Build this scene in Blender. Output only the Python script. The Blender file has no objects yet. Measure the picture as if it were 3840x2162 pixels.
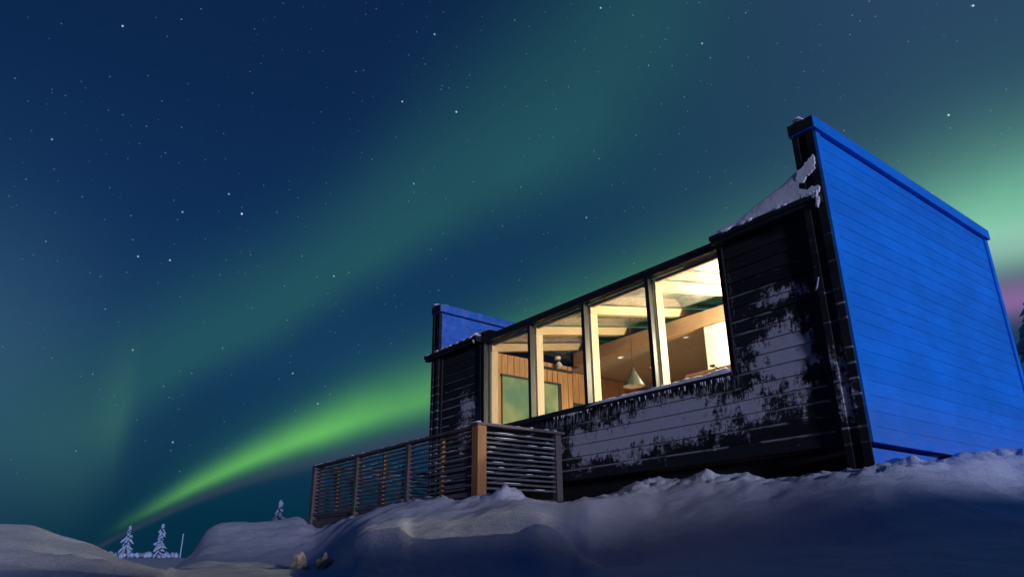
import bpy, bmesh, math, random
import numpy as np
from mathutils import Vector, Matrix, noise
R = math.radians
random.seed(7)
sc = bpy.context.scene
C = bpy.context.collection
# ---------------------------------------------------------------- camera
cam_d = bpy.data.cameras.new('camera'); cam = bpy.data.objects.new('camera', cam_d); C.objects.link(cam)
cam_d.sensor_width = 36.0; cam_d.lens = 2667.28/3840*36.0
cam_d.clip_start = 0.05; cam_d.clip_end = 3000
yaw, pit, rol = R(-52.405), R(20.7346), R(-0.6287)
fw = Vector((math.sin(yaw)*math.cos(pit), math.cos(yaw)*math.cos(pit), math.sin(pit)))
r0 = Vector((math.cos(yaw), -math.sin(yaw), 0)); u0 = r0.cross(fw)
rv = math.cos(rol)*r0 + math.sin(rol)*u0; uv = -math.sin(rol)*r0 + math.cos(rol)*u0
cam.matrix_world = Matrix(((rv.x, uv.x, -fw.x, 0), (rv.y, uv.y, -fw.y, 0), (rv.z, uv.z, -fw.z, 0), (0, 0, 0, 1)))
sc.camera = cam
sc.view_settings.view_transform = 'Standard'; sc.view_settings.look = 'None'
sc.view_settings.exposure = 0; sc.view_settings.gamma = 1
sc.render.engine = 'CYCLES'
try:
    sc.cycles.use_denoising = True
    sc.cycles.sample_clamp_indirect = 3.0
    sc.cycles.caustics_reflective = False; sc.cycles.caustics_refractive = False
    sc.cycles.transparent_max_bounces = 16
except Exception: pass

# ---------------------------------------------------------------- node helper
class NT:
    def __init__(s, tree): s.t = tree; s.n = tree.nodes; s.l = tree.links
    def new(s, typ, **kw):
        n = s.n.new(typ)
        for k, v in kw.items(): setattr(n, k, v)
        return n
    def put(s, sock, v):
        if isinstance(v, bpy.types.NodeSocket): s.l.new(v, sock)
        elif v is not None: sock.default_value = v
    def m(s, op, a, b=None, c=None, clamp=False):
        n = s.new('ShaderNodeMath', operation=op); n.use_clamp = clamp
        s.put(n.inputs[0], a)
        if b is not None: s.put(n.inputs[1], b)
        if c is not None: s.put(n.inputs[2], c)
        return n.outputs[0]
    def v(s, op, a, b=None, out=0):
        n = s.new('ShaderNodeVectorMath', operation=op)
        s.put(n.inputs[0], a)
        if b is not None: s.put(n.inputs[1], b)
        return n.outputs[out]
    def mr(s, x, a, b, c=0.0, d=1.0, smooth=True):
        n = s.new('ShaderNodeMapRange'); n.interpolation_type = 'SMOOTHSTEP' if smooth else 'LINEAR'
        for i, q in enumerate((x, a, b, c, d)): s.put(n.inputs[i], q)
        return n.outputs[0]
    def mix(s, f, a, b, mode='MIX'):
        n = s.new('ShaderNodeMix', data_type='RGBA', blend_type=mode)
        s.put(n.inputs[0], f)
        for sock, q in ((n.inputs[6], a), (n.inputs[7], b)):
            if isinstance(q, tuple) and len(q) == 3: q = q + (1,)
            s.put(sock, q)
        return n.outputs[2]
    def scale(s, col, f):
        n = s.new('ShaderNodeVectorMath', operation='SCALE')
        s.put(n.inputs[0], col); s.put(n.inputs[3], f)
        return n.outputs[0]
    def noise(s, vec, sc_, det=3, rough=.55, dim='3D'):
        n = s.new('ShaderNodeTexNoise'); n.noise_dimensions = dim
        if vec is not None: s.put(n.inputs['Vector'], vec)
        n.inputs['Scale'].default_value = sc_; n.inputs['Detail'].default_value = det; n.inputs['Roughness'].default_value = rough
        return n.outputs[0]
    def curve(s, x, pts, lo, hi, ylo, yhi):
        """piecewise smooth function given by (x, y) points"""
        t = s.mr(x, lo, hi, 0, 1, False)
        n = s.new('ShaderNodeFloatCurve'); cv = n.mapping.curves[0]
        pp = [((px-lo)/(hi-lo), (py-ylo)/(yhi-ylo)) for px, py in pts]
        cv.points[0].location = pp[0]; cv.points[1].location = pp[-1]
        for q in pp[1:-1]: cv.points.new(*q)
        n.mapping.update()
        s.put(n.inputs['Value'], t)
        return s.mr(n.outputs[0], 0, 1, ylo, yhi, False)

# ---------------------------------------------------------------- night sky with aurora (by compass direction and elevation)
world = bpy.data.worlds.new('World'); sc.world = world; world.use_nodes = True
W = NT(world.node_tree)
for n in list(W.n): W.n.remove(n)
tc = W.new('ShaderNodeTexCoord'); dirn = W.v('NORMALIZE', tc.outputs['Generated'])
sx = W.new('ShaderNodeSeparateXYZ'); W.l.new(dirn, sx.inputs[0])
az = W.m('MULTIPLY', W.m('ARCTAN2', sx.outputs[0], sx.outputs[1]), 57.29578)
el = W.m('MULTIPLY', W.m('ARCSINE', sx.outputs[2]), 57.29578)
LO, HI = -110.0, 20.0
def gauss(v, wl, wu, p=2.0):
    pos = W.m('GREATER_THAN', v, 0.0)
    w = W.m('ADD', W.m('MULTIPLY', pos, W.m('SUBTRACT', wu, wl)), wl)
    q = W.m('POWER', W.m('ABSOLUTE', W.m('DIVIDE', v, w)), p)
    return W.m('EXPONENT', W.m('MULTIPLY', q, -1.0))
ramp = W.new('ShaderNodeValToRGB'); W.put(ramp.inputs[0], W.mr(el, -10, 60, 0, 1, False))
stops = [(-10, (.001, .012, .03)), (-1, (.0012, .022, .043)), (3, (.0012, .026, .056)), (8, (.005, .036, .082)), (15, (.006, .038, .105)),
         (24, (.0045, .027, .095)), (34, (.004, .021, .075)), (60, (.003, .014, .05))]
cr = ramp.color_ramp
cr.elements[0].position = 0; cr.elements[0].color = stops[0][1]+(1,)
cr.elements[1].position = 1; cr.elements[1].color = stops[-1][1]+(1,)
for e, c in stops[1:-1]:
    q = cr.elements.new((e+10)/70); q.color = c+(1,)
sky = ramp.outputs[0]
# greyer air towards the right, a paler veil low on the left
sky = W.mix(W.m('MULTIPLY', W.mr(az, -50, -12), W.mr(el, 8, 22)), sky, (.022, .052, .120))
sky = W.mix(W.m('MULTIPLY', gauss(W.m('ADD', az, 93), 9, 9), W.m('MULTIPLY', gauss(W.m('SUBTRACT', el, 11), 8, 10), .85)), sky, (.032, .095, .175))
big = W.noise(W.scale(dirn, 1.0), 5.0, 2)
fine = W.noise(dirn, 14.0, 3)
wob = W.m('MULTIPLY', W.m('SUBTRACT', big, .5), 1.0)
# broad faint band
bs = W.curve(az, [(-110, 8), (-84, 9), (-79.5, 13.0), (-71.6, 18.0), (-62.4, 24.6), (-53.7, 29.8), (-46, 34.2), (-41, 37.5), (-34, 41.5), (-20, 46), (20, 52)], LO, HI, 0, 60)
bl = W.curve(az, [(-110, 3), (-80, 2.4), (-68, 2.7), (-58, 3.6), (-50, 5), (-42, 7.5), (-30, 11), (20, 12)], LO, HI, 0, 20)
bu = W.curve(az, [(-110, 4.5), (-82, 5.5), (-70, 6.5), (-58, 9), (-45, 10.5), (20, 13)], LO, HI, 0, 20)
bi = W.curve(az, [(-110, 0.), (-90, .15), (-82, .55), (-72, .70), (-60, .72), (-45, .66), (-36, .46), (-24, .14), (20, .0)], LO, HI, 0, 1)
vb = W.m('ADD', W.m('SUBTRACT', el, bs), W.m('MULTIPLY', wob, 2.0))
gb = W.m('MULTIPLY', gauss(vb, bl, bu), W.m('MULTIPLY', bi, W.m('ADD', .8, W.m('MULTIPLY', big, .4))))
sky = W.mix(gb, sky, (.020, .105, .116))
# rays hanging from its left end
rayn = W.noise(W.scale(dirn, 1.0), 1.0, 1)
r1 = W.m('MULTIPLY', gauss(W.m('ADD', az, 81.6), 1.3, .8), gauss(W.m('SUBTRACT', el, 9.5), 2.8, 4.5))
r2 = W.m('MULTIPLY', gauss(W.m('ADD', az, 83.5), 2.4, 2.0), gauss(W.m('SUBTRACT', el, 6.2), 3.0, 4.0))
r3 = W.m('MULTIPLY', gauss(W.m('ADD', az, 86.5), 3.4, 3.4), gauss(W.m('SUBTRACT', el, 7.5), 4.5, 6.0))
rays = W.m('ADD', W.m('MULTIPLY', r1, .55), W.m('ADD', W.m('MULTIPLY', r2, .22), W.m('MULTIPLY', r3, .22)), clamp=True)
sky = W.mix(rays, sky, (.034, .125, .12))
# bright low arc
as_ = W.curve(az, [(-110, -9), (-82, 1.2), (-80.3, 2.25), (-78.9, 3.1), (-74.9, 5.6), (-69.9, 8.1), (-67.5, 9.1), (-63, 10.7), (-59.2, 11.9), (-48, 15.6), (-37, 18.2), (-25, 19.9), (-14, 20.2), (20, 17)], LO, HI, -10, 40)
al = W.curve(az, [(-110, .3), (-80, .40), (-75, .65), (-70, 1.0), (-64, 1.4), (-58, 1.7), (-35, 3), (-15, 2.6), (20, 3)], LO, HI, 0, 10)
au = W.curve(az, [(-110, .5), (-80, .55), (-75, .9), (-70, 1.4), (-64, 2.1), (-58, 2.7), (-35, 4.2), (-15, 4.6), (20, 5)], LO, HI, 0, 10)
ai = W.curve(az, [(-110, 0), (-82, 0), (-80, .12), (-77.5, .55), (-74, .85), (-69, .92), (-64, .76), (-59, .60), (-40, .6), (-22, .7), (-14, .95), (20, .5)], LO, HI, 0, 1)
va = W.m('ADD', W.m('SUBTRACT', el, as_), W.m('MULTIPLY', wob, .35))
halo = W.m('MULTIPLY', gauss(W.m('SUBTRACT', va, .4), W.m('MULTIPLY', al, .8), W.m('MULTIPLY', au, 2.6), 1.5), W.m('MULTIPLY', ai, .38))
sky = W.mix(halo, sky, (.02, .14, .125))
core = W.m('MULTIPLY', gauss(va, W.m('MULTIPLY', al, .85), W.m('MULTIPLY', au, 1.0), 1.6), W.m('MULTIPLY', ai, W.m('ADD', .82, W.m('MULTIPLY', fine, .34))))
core_c = W.mix(W.mr(az, -45, -16), (.13, .50, .125), (.22, .60, .40))
core_c = W.mix(W.mr(az, -80, -66), (.10, .36, .09), core_c)
sky = W.mix(core, sky, core_c)
# purple fringe below the arc, strongest at its right end
fr = W.m('MULTIPLY', gauss(W.m('ADD', va, W.m('MULTIPLY', al, 1.75)), W.m('MULTIPLY', al, .42), W.m('MULTIPLY', al, .55)), W.mr(az, -76, -16, .22, .9))
sky = W.mix(fr, sky, W.mix(W.mr(az, -60, -18), (.075, .07, .13), (.25, .14, .33)))
pale = W.m('MULTIPLY', gauss(W.m('ADD', va, 1.0), 1.5, 1.6), W.mr(az, -24, -13, 0, .55))
sky = W.mix(pale, sky, (.36, .56, .50))
# away from the aurora the sky is much darker
fd = W.v('DOT_PRODUCT', dirn, (math.sin(R(-52)), math.cos(R(-52)), 0), out=1)
sky = W.mix(W.m('MULTIPLY', W.mr(fd, -.35, .45), W.mr(el, 62, 44)), (.0004, .0055, .042), sky)
# stars
def star_layer(scale, rad, cut, gain, seed):
    vn = W.new('ShaderNodeTexVoronoi'); vn.feature = 'F1'
    W.put(vn.inputs['Vector'], W.v('ADD', dirn, (seed, seed*.37, -seed*.61))); vn.inputs['Scale'].default_value = scale
    sp = W.new('ShaderNodeSeparateXYZ'); W.l.new(vn.outputs['Color'], sp.inputs[0])
    br = W.m('POWER', W.mr(sp.outputs[0], cut, 1.0, 0, 1, False), 1.6)
    d = W.mr(vn.outputs['Distance'], rad*.25, rad, 1, 0)
    return W.m('MULTIPLY', W.m('MULTIPLY', d, br), gain)
st = W.m('ADD', W.m('ADD', star_layer(100, .110, .25, .20, 5.3), star_layer(60, .064, .30, .34, 3.1)), star_layer(30, .030, .45, .42, 7.7))
def star(a, e, g, rad=.092):
    a, e = R(a), R(e)
    c = (math.sin(a)*math.cos(e), math.cos(a)*math.cos(e), math.sin(e))
    ds = W.v('DISTANCE', dirn, c, out=1)
    return W.m('MULTIPLY', W.mr(ds, R(rad)*.3, R(rad), 1, 0), g)
for a, e, g in [(-75.3, 25.1, 1.1), (-86.5, 36.0, .6), (-57.5, 34.6, .8), (-62.6, 35.1, .55), (-16.5, 28.7, .75), (-13.1, 34.9, .8), (-43.2, 41.8, .5),
                (-76.5, 26.4, .4), (-82.2, 20.8, .45), (-80, 20.9, .5), (-89.3, 27.4, .3), (-70, 13.5, .35), (-59.8, 40.2, .45), (-34, 38.1, .45),
                (-61.2, 28.9, .3), (-79.7, 24.5, .4), (-67.9, 11.3, .35), (-81.4, 14.2, .3), (-77.8, 8, .35), (-67.5, 21.2, .35), (-45.7, 26.2, .3)]:
    st = W.m('ADD', st, star(a, e, g))
st = W.m('MULTIPLY', st, W.mr(el, 2, 8, .0, 1))
st = W.m('MULTIPLY', st, W.mr(core, 0.0, .5, 1, .25))
sky = W.v('ADD', sky, W.scale((.75, .88, 1.0), st))
bg = W.new('ShaderNodeBackground'); W.put(bg.inputs[0], sky); bg.inputs[1].default_value = 1.0
wo = W.new('ShaderNodeOutputWorld'); W.l.new(bg.outputs[0], wo.inputs[0])

# ---------------------------------------------------------------- moon, low on the right
SUN_EL, SUN_A, SUN_S, SUN_C = 3.3, 13.0, 2.15, (.66, .70, 1.0)
to_sun = Vector((math.cos(R(SUN_EL))*math.cos(R(SUN_A)), -math.cos(R(SUN_EL))*math.sin(R(SUN_A)), math.sin(R(SUN_EL))))
sun_d = bpy.data.lights.new('moon_light', 'SUN'); sun_d.energy = SUN_S; sun_d.angle = R(4.5); sun_d.color = SUN_C
sun = bpy.data.objects.new('moon_light', sun_d); C.objects.link(sun)
sun.rotation_euler = to_sun.to_track_quat('Z', 'Y').to_euler(); sun.location = to_sun*60

# ---------------------------------------------------------------- object helpers
def tag(o, label=None, cat=None, group=None, kind=None):
    for k, v in (('label', label), ('category', cat), ('group', group), ('kind', kind)):
        if v: o[k] = v
    return o
def thing(name, label, cat, loc=(0, 0, 0), group=None):
    o = bpy.data.objects.new(name, None); C.objects.link(o); o.location = loc
    o.empty_display_size = .2
    return tag(o, label, cat, group)
class MB:
    def __init__(s): s.v = []; s.f = []
    def face(s, *pts):
        i = len(s.v); s.v += [tuple(p) for p in pts]; s.f.append(tuple(range(i, i+len(pts)))); return s
    def box(s, x0, x1, y0, y1, z0, z1):
        return s.hexa([(x0, y0, z0), (x1, y0, z0), (x1, y1, z0), (x0, y1, z0), (x0, y0, z1), (x1, y0, z1), (x1, y1, z1), (x0, y1, z1)])
    def hexa(s, p):
        i = len(s.v); s.v += [tuple(q) for q in p]
        for f in ((3, 2, 1, 0), (4, 5, 6, 7), (0, 1, 5, 4), (1, 2, 6, 5), (2, 3, 7, 6), (3, 0, 4, 7)): s.f.append(tuple(i+k for k in f))
        return s
    def prism(s, poly, off):
        """poly: list of 3-D points, extruded by vector off"""
        n = len(poly); i = len(s.v); off = Vector(off)
        s.v += [tuple(p) for p in poly] + [tuple(Vector(p)+off) for p in poly]
        s.f.append(tuple(i+k for k in range(n))); s.f.append(tuple(i+n+k for k in reversed(range(n))))
        for k in range(n):
            j = (k+1) % n; s.f.append((i+k, i+n+k, i+n+j, i+j))
        return s
    def tube(s, a, b, ra, rb=None, n=10):
        rb = ra if rb is None else rb
        a, b = Vector(a), Vector(b); d = (b-a).normalized()
        u = d.orthogonal().normalized(); w = d.cross(u); i = len(s.v)
        for p, r_ in ((a, ra), (b, rb)):
            for k in range(n):
                t = 2*math.pi*k/n; s.v.append(tuple(p+(u*math.cos(t)+w*math.sin(t))*r_))
        for k in range(n):
            j = (k+1) % n; s.f.append((i+k, i+j, i+n+j, i+n+k))
        s.f.append(tuple(i+k for k in reversed(range(n)))); s.f.append(tuple(i+n+k for k in range(n)))
        return s
    def lathe(s, prof, c, n=28):
        i = len(s.v)
        for r_, z in prof:
            for k in range(n):
                t = 2*math.pi*k/n; s.v.append((c[0]+r_*math.cos(t), c[1]+r_*math.sin(t), c[2]+z))
        for q in range(len(prof)-1):
            for k in range(n):
                j = (k+1) % n; s.f.append((i+q*n+k, i+q*n+j, i+(q+1)*n+j, i+(q+1)*n+k))
        return s
    def blob(s, c, rad, seed=0, amp=.25, freq=3., rot=None, lev=2):
        bm = bmesh.new(); bmesh.ops.create_icosphere(bm, subdivisions=lev, radius=1)
        i = len(s.v)
        for v in bm.verts:
            p = v.co.copy(); k = 1+amp*noise.noise(p*freq*.5+Vector((seed*3.1, seed*1.7, seed)))*1.6
            p = Vector((p.x*rad[0], p.y*rad[1], p.z*rad[2]))*k
            if rot is not None: p = rot @ p
            s.v.append(tuple(Vector(c)+p))
        for f in bm.faces: s.f.append(tuple(i+v.index for v in f.verts))
        bm.free(); return s
    def build(s, name, mat, parent=None, smooth=False, bevel=0):
        me = bpy.data.meshes.new(name); me.from_pydata(s.v, [], s.f); me.validate()
        bm = bmesh.new(); bm.from_mesh(me)
        if not smooth or bevel == 0: pass
        bmesh.ops.recalc_face_normals(bm, faces=bm.faces[:]); bm.to_mesh(me); bm.free()
        me.materials.append(mat)
        if smooth:
            for p in me.polygons: p.use_smooth = True
        o = bpy.data.objects.new(name, me); C.objects.link(o)
        if parent is not None:
            o.parent = parent
            loc = parent.location; q = parent
            off = Vector((0, 0, 0))
            while q is not None: off += q.location; q = q.parent
            o.location = -off
        if bevel:
            m = o.modifiers.new('bevel', 'BEVEL'); m.width = bevel; m.segments = 2; m.limit_method = 'ANGLE'
        return o
# ---------------------------------------------------------------- materials
def mat(name, base=(.5, .5, .5), rough=.6, metal=0.0, spec=.5):
    m = bpy.data.materials.new(name); m.use_nodes = True
    T = NT(m.node_tree); p = T.n['Principled BSDF']
    p.inputs['Base Color'].default_value = tuple(base)+(1,); p.inputs['Roughness'].default_value = rough
    p.inputs['Metallic'].default_value = metal; p.inputs['Specular IOR Level'].default_value = spec
    return m, T, p
def bump(T, p, h, strength=.3, dist=.02):
    b = T.new('ShaderNodeBump'); b.inputs['Strength'].default_value = strength; b.inputs['Distance'].default_value = dist
    T.l.new(h, b.inputs['Height']); T.l.new(b.outputs[0], p.inputs['Normal'])
def pos(T):
    g = T.new('ShaderNodeNewGeometry'); return g.outputs['Position']
def stretch(T, v, s):
    return T.v('MULTIPLY', v, s)
SNOW = (.70, .74, .84)
def snow_mat(name, base=SNOW, sc_=1.0, bs=.75):
    m, T, p = mat(name, base, .75, 0, .25)
    q = pos(T)
    n1 = T.noise(q, 7*sc_, 7, .68); n2 = T.noise(q, 75*sc_, 3, .65)
    T.put(p.inputs['Base Color'], T.mix(T.mr(n1, .3, .75), tuple(c*.90 for c in base), base))
    bump(T, p, T.m('ADD', T.m('MULTIPLY', n1, .8), T.m('MULTIPLY', n2, .25)), bs, .045)
    return m
M = {}
M['snow'] = snow_mat('wind packed snow')
M['roof_snow'] = snow_mat('roof snow', (.76, .77, .86), 1.0, .28)
M['tree_snow'] = snow_mat('tree snow', (.36, .48, .68), 3)  # snow with the bluish light on the far trees put into its colour
M['chunk'] = snow_mat('dirty snow chunk', (.62, .53, .36), 3)
def siding(name, base, frost_col, kind):
    m, T, p = mat(name, base, .72, 0, .3)
    q = pos(T); s = T.new('ShaderNodeSeparateXYZ'); T.l.new(q, s.inputs[0]); x, y, z = s.outputs
    grain = T.noise(stretch(T, q, (2.0, 2.0, 45.0)), 1.6, 4, .6)
    board = T.new('ShaderNodeTexWhiteNoise'); board.noise_dimensions = '1D'
    T.put(board.inputs['W'], T.m('FLOOR', T.m('DIVIDE', T.m('SUBTRACT', z, .87), .135)))
    tone = T.m('ADD', T.m('MULTIPLY', grain, .9), T.m('MULTIPLY', board.outputs[0], .5 if kind == 'front' else .16))
    dv = .45 if kind == 'front' else .16
    col = T.mix(T.mr(tone, .3, 1.0), tuple(c*(1-dv) for c in base), tuple(c*(1+dv) for c in base))
    # rime frost caught on the boards
    def blob(cx, cz, rx, rz, g):
        dx = T.m('DIVIDE', T.m('SUBTRACT', x, cx), rx); dz = T.m('DIVIDE', T.m('SUBTRACT', z, cz), rz)
        d = T.m('ADD', T.m('POWER', T.m('ABSOLUTE', dx), 2.4), T.m('POWER', T.m('ABSOLUTE', dz), 2.4))
        return T.m('MULTIPLY', T.m('EXPONENT', T.m('MULTIPLY', d, -1.0)), g)
    fz = T.m('FRACT', T.m('DIVIDE', T.m('SUBTRACT', z, .87), .135))
    n1 = T.noise(stretch(T, q, (1.5, 1.5, 1.6)), 3.2, 7, .74)
    n2 = T.noise(stretch(T, q, (9, 9, 1.4)), 3.0, 4, .6)
    n3 = T.noise(q, 26, 3, .6)
    if kind == 'front':
        B = T.m('ADD', blob(-6.15, 1.27, .78, .36, .33), blob(-5.3, 1.40, .5, .26, .24))
        B = T.m('ADD', B, blob(-3.62, 1.78, .46, .42, .36))
        B = T.m('ADD', B, blob(-4.55, 1.38, .65, .24, .24))
        B = T.m('ADD', B, blob(-3.45, 2.34, .36, .10, .27))
        B = T.m('ADD', B, blob(-8.88, 1.95, .42, .50, .30))
        B = T.m('ADD', B, blob(-4.4, 1.18, 1.4, .26, .13))
        B = T.m('ADD', B, blob(-3.02, 1.35, .10, .55, .22))
        fr = T.m('ADD', n1, B)
        fr = T.m('ADD', fr, T.m('MULTIPLY', T.m('SUBTRACT', n3, .5), .20))
        fr = T.m('ADD', fr, T.m('MULTIPLY', T.m('SUBTRACT', n2, .5), T.m('MULTIPLY', T.mr(z, 1.0, 1.6, .16, .42), T.mr(x, -7.6, -7.0, .12, 1))))
        mask = T.m('MULTIPLY', T.mr(T.m('ADD', fr, T.m('MULTIPLY', T.m('SUBTRACT', T.noise(stretch(T, q, (40, 40, 60)), 1.6, 3), .5), .14)), .69, .83), .90)
        # frost lines on the lap of each board, broken up by noise
        ln = T.m('MULTIPLY', T.mr(fz, .80, .97, 0, 1), T.mr(T.m('ADD', T.noise(stretch(T, q, (3, 3, 9)), 1.3, 3), T.m('ADD', T.mr(x, -8.2, -8.5, 0, .13), T.mr(z, 1.7, 1.3, 0, .07))), .47, .62))
        ln = T.m('MULTIPLY', ln, T.mr(z, 2.9, 2.2, .05, .75))
        # hanging streaks just below the sill
        stk = T.m('MULTIPLY', T.mr(T.noise(stretch(T, q, (30, 30, 1.2)), 1.4, 2), .50, .60), T.m('MULTIPLY', T.mr(T.m('ADD', z, T.m('MULTIPLY', n2, .2)), 1.55, 1.74), T.m('MULTIPLY', T.mr(x, -4.0, -4.3), T.mr(x, -7.4, -6.9))))
        mask = T.m('MAXIMUM', mask, T.m('MAXIMUM', T.m('MULTIPLY', ln, .8), T.m('MULTIPLY', stk, .6)))
        edge = T.m('MULTIPLY', T.mr(z, .80, .98), T.mr(z, 3.1, 2.7))
        mask = T.m('MULTIPLY', mask, edge)
        mask = T.m('MULTIPLY', mask, T.mr(fz, .0, .07, .35, 1))
    else:
        mott = T.mr(T.noise(stretch(T, q, (1, 1, 1.6)), 1.1, 6, .7), .35, .72, .86, 1.10)
        col = T.mix(1.0, col, T.scale((1, 1, 1), mott), 'MULTIPLY')
        nail = T.noise(stretch(T, q, (1, 1, 1)), 70, 1)
        low = T.mr(T.m('ADD', z, T.m('MULTIPLY', n1, .9)), 2.1, 1.15)
        mask = T.m('MULTIPLY', low, T.mr(n1, .38, .68, .16, .55))  # frost low on the wall, with shade at its foot painted in
        mask = T.m('MAXIMUM', mask, T.m('ADD', T.m('MULTIPLY', T.mr(n3, .60, .78), .30), T.m('MULTIPLY', T.mr(nail, .74, .80), .35)))
        if kind == 'left': mask = T.m('MAXIMUM', mask, T.mr(n1, .40, .66, .05, .40))
    rimec = T.mix(n3, tuple(c*.75 for c in frost_col), frost_col)
    T.put(p.inputs['Base Color'], T.mix(mask, col, rimec))
    T.put(p.inputs['Roughness'], T.mr(mask, 0, 1, .65, .9))
    bump(T, p, T.m('ADD', T.m('MULTIPLY', grain, .25), T.m('MULTIPLY', mask, 1.0)), .6, .012)
    return m
M['black'] = siding('black stained boards', (.011, .011, .013), (.55, .54, .63), 'front')
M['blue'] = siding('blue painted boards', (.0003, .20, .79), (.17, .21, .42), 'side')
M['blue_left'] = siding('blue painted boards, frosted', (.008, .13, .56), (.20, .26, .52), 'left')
def wood(name, a, b, rough=.55, s=(6, 6, 6), sc_=1.6, spec=.35):
    m, T, p = mat(name, a, rough, 0, spec)
    q = pos(T); n = T.noise(stretch(T, q, s), sc_, 5, .62); n2 = T.noise(q, 1.3, 2)
    T.put(p.inputs['Base Color'], T.mix(T.mr(T.m('ADD', n, T.m('MULTIPLY', n2, .3)), .42, .88), a, b))
    bump(T, p, n, .25, .004)
    return m
M['trim'] = wood('black trim', (.007, .007, .009), (.018, .018, .020), .6, (20, 20, 3))
M['blacksteel'] = mat('black window frame', (.012, .012, .013), .45)[0]
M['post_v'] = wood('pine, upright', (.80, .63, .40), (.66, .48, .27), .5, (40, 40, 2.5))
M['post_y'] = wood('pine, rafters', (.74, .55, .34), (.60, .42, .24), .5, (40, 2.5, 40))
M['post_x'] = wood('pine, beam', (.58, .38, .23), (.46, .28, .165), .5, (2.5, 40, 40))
M['plank'] = wood('pine planks', (.66, .38, .17), (.47, .24, .10), .55, (40, 14, 2.2))
M['ceiling'] = wood('ceiling board', (.50, .44, .36), (.42, .37, .30), .8, (8, 3, 3))
M['white'] = wood('white painted panel', (.84, .80, .72), (.80, .76, .68), .6, (6, 6, 2))
M['floor'] = wood('oak floor', (.30, .19, .10), (.22, .13, .07), .5, (2, 30, 2))
M['weather'] = wood('weathered wood', (.105, .085, .085), (.055, .045, .05), .8, (3, 30, 30))
M['lit_wood'] = wood('larch post', (.30, .145, .052), (.19, .085, .030), .7, (30, 30, 3))  # railing wood with the warm window light put into its colour
M['slat'] = wood('grey slats', (.115, .112, .125), (.045, .045, .055), .8, (3, 30, 30))
M['bark'] = wood('bark', (.05, .04, .035), (.02, .016, .014), .9, (20, 20, 5))
M['needles'] = wood('dark needles', (.03, .045, .035), (.012, .02, .016), .9, (20, 20, 20))
M['steel'] = mat('brushed lamp metal', (.13, .16, .145), .35, .6)[0]
M['enamel'] = mat('white enamel', (.85, .85, .80), .4)[0]
M['dark'] = mat('dark track', (.03, .028, .028), .5)[0]
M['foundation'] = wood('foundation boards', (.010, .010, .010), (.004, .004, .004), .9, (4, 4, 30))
m, T, p = mat('frosted green glass', (.22, .38, .25), .18, 0, .6)
q = pos(T); n = T.noise(q, 2.2, 3)
T.put(p.inputs['Base Color'], T.mix(T.mr(n, .35, .7), (.16, .33, .24), (.38, .48, .28))); M['green_glass'] = m
def glass(name, tint):
    m = bpy.data.materials.new(name); m.use_nodes = True; T = NT(m.node_tree)
    for n in list(T.n): T.n.remove(n)
    o = T.new('ShaderNodeOutputMaterial'); tr = T.new('ShaderNodeBsdfTransparent'); gl = T.new('ShaderNodeBsdfGlossy')
    tr.inputs[0].default_value = tint+(1,); gl.inputs['Roughness'].default_value = .02; gl.inputs[0].default_value = (1, 1, 1, 1)
    g = T.new('ShaderNodeNewGeometry')
    cs = T.m('ABSOLUTE', T.v('DOT_PRODUCT', g.outputs['Normal'], g.outputs['Incoming'], out=1))
    fz_ = T.m('ADD', T.m('MULTIPLY', T.m('POWER', T.m('SUBTRACT', 1.0, cs, clamp=True), 5.0), .95), .045)
    mx = T.new('ShaderNodeMixShader'); T.l.new(fz_, mx.inputs[0])
    T.l.new(tr.outputs[0], mx.inputs[1]); T.l.new(gl.outputs[0], mx.inputs[2]); T.l.new(mx.outputs[0], o.inputs[0])
    return m
M['glass'] = glass('window glass', (.93, .97, .94))
m = glass('hazed roof glass', (.80, .80, .76)); T = NT(m.node_tree); o = [n for n in T.n if n.type == 'OUTPUT_MATERIAL'][0]
src = o.inputs[0].links[0].from_socket; df = T.new('ShaderNodeBsdfDiffuse'); df.inputs[0].default_value = (.62, .60, .58, 1)  # diffuse haze added to mute the sky seen through the panes
mx = T.new('ShaderNodeMixShader'); T.l.new(T.mr(T.noise(pos(T), 2.4, 4, .6), .35, .75, .16, .55), mx.inputs[0])
T.l.new(src, mx.inputs[1]); T.l.new(df.outputs[0], mx.inputs[2]); T.l.new(mx.outputs[0], o.inputs[0]); M['roof_glass'] = m
def emis(name, col, s):
    m = bpy.data.materials.new(name); m.use_nodes = True; T = NT(m.node_tree)
    p = T.n['Principled BSDF']; p.inputs['Base Color'].default_value = (.8, .8, .8, 1)
    p.inputs['Emission Color'].default_value = col+(1,); p.inputs['Emission Strength'].default_value = s
    return m
M['lampglow'] = emis('lamp globe', (1.0, .83, .60), 2300)
M['spotglow'] = emis('spot lens', (1.0, .85, .6), .9)

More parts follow.
